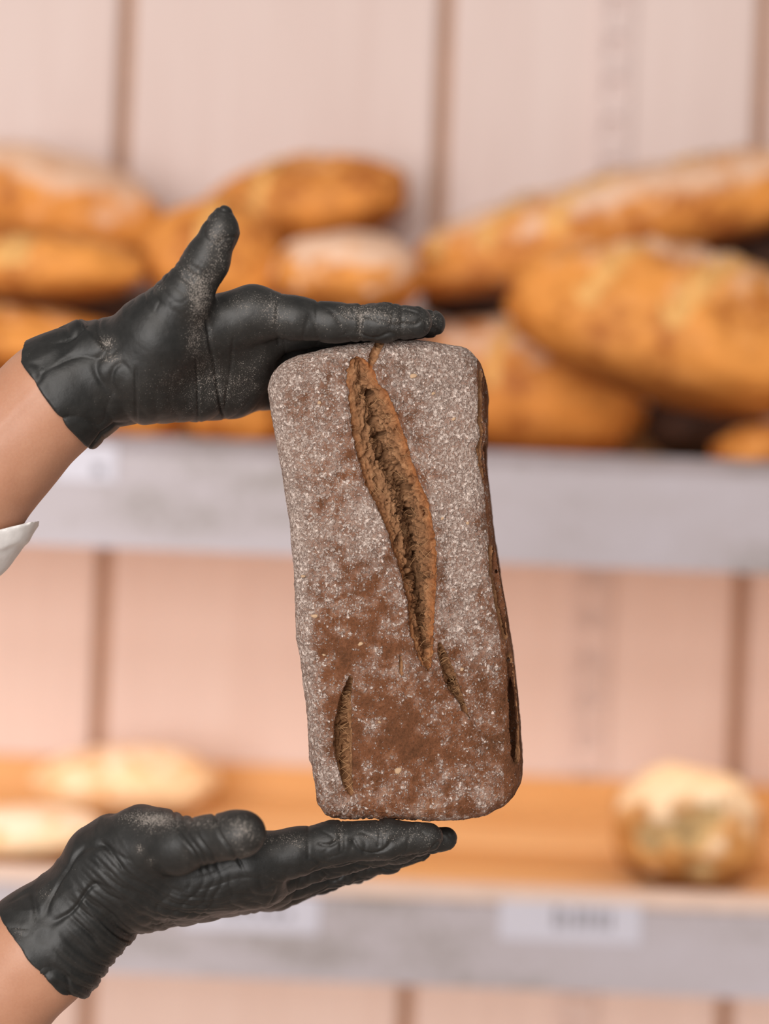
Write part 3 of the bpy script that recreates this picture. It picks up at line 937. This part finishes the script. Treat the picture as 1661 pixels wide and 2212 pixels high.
person = empty('person', cam_to_world(C(-420, 2300, 40)[None])[0])
tag(person, 'person in white sleeves reaching in with black gloves to hold the rye loaf', 'person')

def build_mesh(nm, sdf, lo, hi, h, mt, parent, disp=None, attrs=None, lip=1.6):
    V, Q = surface(sdf, lo, hi, h, lip)
    n = normals(sdf, V)
    A = attrs(V, n) if attrs else {}
    if disp is not None:
        V = V + n * disp(V, n)[:, None].astype(np.float32)
    if nm == 'glove':
        k = np.nonzero(V[:, 0] > C(560, 0)[0])[0]
        sd = loaf_sdf(V[k], True)
        kk = k[sd < 1.1]
        V[kk] += (normals(lambda q: loaf_sdf(q, True), V[kk]) * (1.1 - sd[sd < 1.1])[:, None]).astype(np.float32)
    Vw = cam_to_world(V)
    return sub_mesh(nm, flip_fix(V, Q), mt, parent, Vw, A)

def off_loaf(p, d):
    k = p[:, 0] > -75
    if k.any():
        d[k] = np.maximum(d[k], -(loaf_sdf(p[k], False) - 0.5))
    return d
# ---- upper (left) hand
tA = [(C(265, 765, 10), 25.0), (C(120, 858, 12), 29.5), (C(-125, 1092, 25), 41.0), (C(-430, 1350, 60), 46.0)]
def t_arm(p):
    d = None
    for (a, ra), (b, rb) in zip(tA[:-1], tA[1:]):
        e = cap(p, a, b, ra, rb, ZAX, 0.86)
        d = e if d is None else smin(d, e, 8)
    return d
tI = [(C(548, 674, 2), 13.5), (C(640, 688, 0), 11.4), (C(720, 697, 0), 10.4), (C(830, 697, -1), 9.9), (C(898, 696, -1), 8.6)]
tM = [(C(560, 722, 20), 12.5), (C(720, 705, 22), 10.0), (C(850, 700, 20), 9.2), (C(931, 699, 16), 7.6)]
tR = [(C(552, 772, 36), 12.0), (C(690, 722, 42), 9.6), (C(820, 708, 42), 8.8), (C(890, 706, 40), 7.4)]
tP = [(C(560, 822, 56), 11.5), (C(640, 748, 62), 8.6), (C(730, 722, 62), 7.8), (C(790, 720, 62), 6.6)]
tT = [(C(335, 715, -2), 21.0), (C(395, 648, -12), 14.5), (C(447, 562, -18), 11.2), (C(478, 497, -22), 8.6), (C(484, 462, -24), 4.2)]
def t_hand(p):
    palm = cap(p, C(235, 780, 10), C(545, 680, 6), 23, 15.5)
    for a, b, ra, rb in ((C(225, 800, 14), C(545, 745, 24), 22, 16), (C(235, 820, 18), C(530, 800, 34), 22, 16), (C(255, 828, 22), C(505, 842, 40), 21, 14.5), (C(470, 840, 40), C(580, 836, 60), 15, 13),
                         (C(300, 790, 4), C(345, 735, -4), 24, 22), (C(330, 835, 14), C(420, 850, 26), 19.5, 14)):
        palm = smin(palm, cap(p, a, b, ra, rb), 9)
    fing = smin(chain(p, tI), chain(p, tM), 1.2)
    fing = smin(fing, chain(p, tR), 1.2)
    fing = smin(fing, chain(p, tP), 1.2)
    d = smin(palm, fing, 6)
    d = smin(d, chain(p, tT, 6), 7)
    return d
CUT_T = (C(119, 855, 12), C(80, 885, 14))
def t_glove(p):
    arm = t_arm(p)
    cuff = np.maximum(arm - 2.6, half(p, C(230, 770, 10), C(330, 700, 10)))
    d = smin(t_hand(p), cuff, 7)
    e = half(p, *CUT_T) + 0.9 * pnoise(p * 0.05) + 0.004 * ((p[:, 2] - 12) ** 2) * 0.7
    d = smax(d, e, 1.2)
    hollow = np.maximum(arm - 0.4, -(e + 30))
    d = np.maximum(d, -hollow)
    return off_loaf(p, d)
def along(p, a, b):
    a = np.asarray(a); b = np.asarray(b); n = (b - a) / np.linalg.norm(b - a)
    return (p - a) @ n
def t_disp(V, n):
    px, py = to_px(V)
    wz = pnoise(V * 0.035 + 3)
    d = 0.15 * fbm(V * 0.09, 3)
    # slack cuff: a few broad drapes that run from the hem towards the thumb root
    wc = sstep(285, 205, px) * sstep(45, 110, px + 0.35 * (py - 850))
    u_ = along(V, C(110, 720, 0), C(230, 930, 0)) * 0.045 + 0.9 * wz
    d += wc * 1.5 * folds(u_)
    q = V + 7 * np.stack([wz, pnoise(V * 0.03 + 8), pnoise(V * 0.03 + 13)], 1)
    d -= sstep(300, 230, px) * sstep(55, 95, px) * 1.1 * crease(q * np.array([0.045, 0.03, 0.03]) + 2, 0.07)
    # wrist folds on the pinky side
    s = along(V, C(120, 858, 12), C(330, 800, 5))
    d += sstep(870, 905, py) * sstep(180, 230, px) * sstep(330, 290, px) * 1.0 * folds(s * 0.11 + 0.6 * wz)
    # folds round the thumb root
    tt = along(V, C(335, 715, -2), C(470, 500, -20))
    wt = np.exp(-((px - 390) / 60) ** 2 - ((py - 605) / 45) ** 2) + 0.7 * np.exp(-((px - 320) / 40) ** 2 - ((py - 650) / 30) ** 2)
    d += wt * 0.75 * folds(tt * 0.20 + 0.8 * wz)
    d -= wt * 0.5 * crease(V * np.array([0.10, 0.10, 0.06]) + 3, 0.08)
    # slack thumb tip
    wt = sstep(560, 490, py) * (px < 515) * (px > 380)
    d -= wt * 0.8 * crease(V * 0.085 + 4, 0.12)
    d += wt * 0.3
    # creases across palm, vertical in the picture
    for cx0, cx1, y0, y1, w_, a in ((446, 482, 690, 900, 3.5, 1.5), (424, 428, 780, 905, 2.5, 1.0), (292, 296, 800, 905, 3, 1.0), (505, 486, 730, 890, 3, 0.6)):
        cx = cx0 + (cx1 - cx0) * (py - y0) / (y1 - y0) + 4 * wz
        d -= a * np.exp(-((px - cx) / w_) ** 2) * sstep(y0 - 15, y0 + 15, py) * sstep(y1 + 20, y1 - 10, py) * (n[:, 2] < 0.2)
    d += 0.6 * sstep(840, 885, py) * sstep(280, 320, px) * folds(px * 0.019 + 1.2 * wz)
    # finger: loose wrinkles getting coarser to the tip
    fx = sstep(560, 640, px) * (py < 765)
    d -= fx * 0.45 * crease(np.stack([V[:, 0] * 0.10, V[:, 1] * 0.03, V[:, 2] * 0.03], 1), 0.09)
    ft = sstep(720, 790, px) * (py < 765)
    d -= ft * 0.9 * crease(V * np.array([0.075, 0.10, 0.10]) + 7, 0.11)
    d += ft * 0.3
    for c0, a in ((600, 0.6), (686, 0.4), (778, 0.7), (868, 0.5)):
        d -= a * np.exp(-((px - c0 - 5 * wz) / 3.5) ** 2) * (py < 745) * (py > 645)
    return d
def t_attr(V, n):
    px, py = to_px(V)
    f = 0.10 + blobs(px, py, [(430, 640, 30, 60, 0.75), (470, 540, 35, 70, 0.55), (420, 740, 30, 50, 0.5), (230, 740, 20, 16, 0.75), (240, 775, 30, 14, 0.5), (330, 620, 35, 18, 0.5), (400, 580, 20, 35, 0.35),
                              (790, 675, 60, 22, 0.55), (860, 690, 50, 30, 0.35), (778, 710, 6, 30, 0.5), (690, 700, 70, 30, 0.3), (540, 660, 80, 40, 0.35), (430, 830, 130, 60, 0.42), (940, 690, 22, 30, 0.5), (600, 680, 30, 40, 0.3), (340, 760, 55, 60, -0.25), (540, 800, 60, 70, 0.2)])
    f *= np.where(px < 200, 0.25, 1)
    return {'flour': np.clip(f + 0.15 * fbm(V * 0.06, 2), 0, 1.2)}
gt = build_mesh('glove', t_glove, C(20, 985, -45), C(985, 425, 0) + np.array([0, 0, 95]), 0.80, M_glove, person, t_disp, t_attr)
gt['label'] = 'black flour-dusted glove pressing on the loaf top, thumb raised'
def t_armcut(p):
    return np.maximum(t_arm(p), half(p, C(170, 820, 10), C(260, 755, 10)))
ar = build_mesh('forearm', t_armcut, C(-640, 1560, -10) + np.array([0, 0, -50]), C(300, 690, 0) + np.array([0, 0, 115]), 1.6, M_skin, person,
                lambda V, n: 0.25 * fbm(V * 0.05, 2) + 0.9 * np.exp(-((along(V, C(0, 900, 0), C(75, 975, 0)) - 5 + 3 * pnoise(V * 0.02)) / 3.0) ** 2) * 0.5)
ar['label'] = 'bare forearm between upper glove and white sleeve'
def t_sleeve(p):
    arm = t_arm(p)
    out = arm - 4.0 - 1.6 * pnoise(p * 0.03)
    hem = -half(p, C(60, 1130, 0), C(60 + 20, 1130 + 72, 0)) + 1.2 * pnoise(p * 0.06)
    shell = np.abs(out) - 1.3
    d = np.maximum(shell, hem)
    ring = np.maximum(np.abs(out) - 2.4, np.maximum(hem, -hem - 9))
    d = smin(d, ring, 2)
    return np.maximum(d, -(arm - 0.3))
sl = build_mesh('sleeve', t_sleeve, C(-760, 1720, -20) + np.array([0, 0, -60]), C(110, 800, 0) + np.array([10, 10, 140]), 1.5, M_cotton, person, lambda V, n: 0.8 * fbm(V * 0.04, 3), lip=2.2)
sl['label'] = 'white cotton sleeve end on the upper arm'

# ---- lower (right) hand
bA = [(C(230, 1925, 12), 25.5), (C(90, 2054, 14), 30.0), (C(-120, 2245, 25), 40.0), (C(-420, 2510, 60), 46.0)]
def b_arm(p):
    d = None
    for (a, ra), (b, rb) in zip(bA[:-1], bA[1:]):
        e = cap(p, a, b, ra, rb, ZAX, 0.86)
        d = e if d is None else smin(d, e, 8)
    return d
bI = [(C(545, 1862, 2), 16.0), (C(640, 1840, 1), 12.6), (C(720, 1822, 2), 11.8), (C(840, 1813, 3), 10.6), (C(925, 1809, 4), 8.0)]
bM = [(C(570, 1888, 20), 14.0), (C(740, 1846, 23), 10.5), (C(860, 1826, 22), 9.3), (C(962, 1812, 20), 6.6)]
bR = [(C(590, 1908, 38), 12.5), (C(740, 1872, 42), 9.8), (C(840, 1850, 42), 8.8), (C(905, 1834, 40), 7.2)]
bP = [(C(600, 1922, 54), 11.5), (C(700, 1893, 58), 8.6), (C(770, 1876, 60), 7.8), (C(815, 1866, 60), 6.4)]
bT = [(C(300, 1812, -6), 18.0), (C(385, 1826, -24), 14.8), (C(455, 1812, -36), 11.8), (C(505, 1803, -43), 11.8), (C(527, 1800, -46), 11.6)]
def b_hand(p):
    palm = cap(p, C(225, 1905, 8), C(540, 1868, 4), 24, 17)
    for a, b, ra, rb in ((C(230, 1920, 16), C(555, 1890, 22), 24, 16.5), (C(240, 1925, 24), C(570, 1910, 38), 23, 13.5), (C(260, 1925, 30), C(575, 1920, 50), 22, 11.5),
                         (C(280, 1850, 0), C(350, 1815, -14), 25, 16.5), (C(215, 1860, 6), C(300, 1815, -4), 20, 16.5), (C(400, 1900, 8), C(560, 1895, 12), 17.5, 15.5)):
        palm = smin(palm, cap(p, a, b, ra, rb), 9)
    fing = smin(chain(p, bI), chain(p, bM), 1.2)
    fing = smin(fing, chain(p, bR), 1.2)
    fing = smin(fing, chain(p, bP), 1.2)
    d = smin(palm, fing, 6)
    return smin(d, chain(p, bT, 5), 4)
CUT_B = (C(88, 2054, 14), C(50, 2088, 15))
def b_glove(p):
    arm = b_arm(p)
    cuff = np.maximum(arm - 2.8, half(p, C(200, 1950, 12), C(290, 1870, 12)))
    d = smin(b_hand(p), cuff, 8)
    e = half(p, *CUT_B) + 1.8 * pnoise(p * 0.045 + 3) + 0.0012 * ((p[:, 2] - 12) ** 2)
    d = smax(d, e, 1.2)
    hollow = np.maximum(arm - 0.4, -(e + 30))
    d = np.maximum(d, -hollow)
    return off_loaf(p, d)
def b_disp(V, n):
    px, py = to_px(V)
    wz = pnoise(V * 0.03 + 3)
    d = 0.14 * fbm(V * 0.09, 3)
    # folds sweep round the ball of the thumb and across the wrist
    r = np.hypot(px - 430, (py - 1745) * 1.12)
    ang = np.arctan2(py - 1745, px - 430)
    wv = sstep(150, 215, px + 0.30 * (py - 1900)) * sstep(560, 420, px) * sstep(185, 225, r)
    amp = 0.55 + 0.9 * np.clip(pnoise(np.stack([r * 0.012, ang * 1.1, V[:, 2] * 0.02], 1)) + 0.35, 0, 1)
    d += wv * 1.25 * amp * folds(r * 0.030 + 0.9 * wz + 0.25 * pnoise(V * 0.08))
    d += wv * 0.6 * folds(r * 0.071 + 1.4 * wz)
    # long flat folds below the thumb
    wl = sstep(380, 450, px) * sstep(760, 560, px) * sstep(1855, 1885, py) * sstep(1985, 1930, py)
    d += wl * 0.5 * folds((py + 0.08 * px) * 0.035 + 0.9 * wz)
    # cuff drapes
    wc = sstep(270, 180, px + 0.3 * (py - 1950)) * sstep(0, 60, px + 0.55 * (py - 1960))
    q = V + 6 * np.stack([wz, pnoise(V * 0.03 + 8), pnoise(V * 0.03 + 13)], 1)
    d -= wc * 1.2 * crease(q * np.array([0.04, 0.035, 0.03]) + 4, 0.08)
    d += wc * 0.8 * (ridge(q * 0.045 + 9) - 0.65)
    # thumb folds
    for c0, a in ((398, 1.0), (414, 0.7), (434, 0.9), (484, 1.2)):
        cx = c0 + 0.45 * (py - 1790) - 14 * np.exp(-((py - 1800) / 40) ** 2) + 4 * wz
        d -= a * np.exp(-((px - cx) / 3.2) ** 2) * (V[:, 2] < 0) * sstep(1900, 1850, py)
    d -= np.exp(-((px - 330) / 60) ** 2 - ((py - 1775) / 25) ** 2) * 0.5 * crease(np.stack([r * 0.05, ang * 3, V[:, 2] * 0.05], 1), 0.12)
    # ripples on the back of the hand and loose finger undersides
    we = sstep(1860, 1915, py + 0.13 * (px - 600)) * (px > 330) * (n[:, 1] < 0.1)
    d += we * 0.7 * folds(px * 0.030 + 1.6 * wz + 0.5 * pnoise(V * 0.1))
    fx = sstep(640, 720, px)
    d -= fx * (n[:, 1] < 0.3) * 1.1 * crease(V * np.array([0.065, 0.09, 0.09]) + 7, 0.11)
    d -= fx * 0.35 * crease(V * 0.10 + 2, 0.10)
    for c0, a in ((668, 0.4), (735, 0.8), (743, 0.4), (818, 0.7), (827, 0.5)):
        d -= a * np.exp(-((px - c0 - 5 * wz) / 3) ** 2) * (n[:, 1] > -0.2)
    return d
def b_attr(V, n):
    px, py = to_px(V)
    up = np.clip(n[:, 1], 0, 1)
    f = 0.04 + blobs(px, py, [(320, 1765, 70, 20, 0.75), (350, 1790, 60, 25, 0.35), (300, 1835, 14, 14, 0.6), (325, 1862, 12, 14, 0.5), (400, 1850, 10, 30, 0.3), (450, 1775, 50, 22, 0.5), (530, 1780, 40, 30, 0.45), (520, 1810, 40, 40, 0.3),
                              (620, 1815, 70, 22, 0.5), (735, 1800, 14, 30, 0.4), (820, 1800, 80, 30, 0.45), (920, 1810, 50, 30, 0.4), (100, 1930, 25, 18, 0.4), (45, 2015, 20, 20, 0.4), (830, 1860, 90, 14, 0.25), (540, 1845, 40, 8, 0.3)])
    return {'flour': np.clip(f + 0.12 * fbm(V * 0.06, 2), 0, 1.2)}
gb = build_mesh('glove', b_glove, C(-20, 2185, 0) + np.array([0, 0, -64]), C(1010, 1700, 0) + np.array([0, 0, 92]), 0.80, M_glove, person, b_disp, b_attr)
gb['label'] = 'black wrinkled glove, palm up under the loaf'
def b_armcut(p):
    return np.maximum(b_arm(p), half(p, C(140, 2010, 12), C(230, 1930, 12)))
ar = build_mesh('forearm', b_armcut, C(-640, 2720, -10) + np.array([0, 0, -50]), C(300, 1850, 0) + np.array([0, 0, 115]), 1.6, M_skin, person, lambda V, n: 0.25 * fbm(V * 0.05, 2))
ar['label'] = 'bare forearm below the lower glove'
def b_sleeve(p):
    arm = b_arm(p)
    out = arm - 5.5 - 2.2 * pnoise(p * 0.03)
    hem = half(p, C(-42, 2180, 0), C(20, 2124, 0)) + 1.0 * pnoise(p * 0.06)
    d = np.maximum(np.abs(out) - 1.3, hem)
    return np.maximum(d, -(arm - 0.3))
sl = build_mesh('sleeve', b_sleeve, C(-760, 2860, -20) + np.array([0, 0, -60]), C(110, 1960, 0) + np.array([10, 10, 140]), 1.5, M_cotton, person, lambda V, n: 0.8 * fbm(V * 0.04, 3), lip=2.2)
sl['label'] = 'white cotton sleeve end on the lower arm'
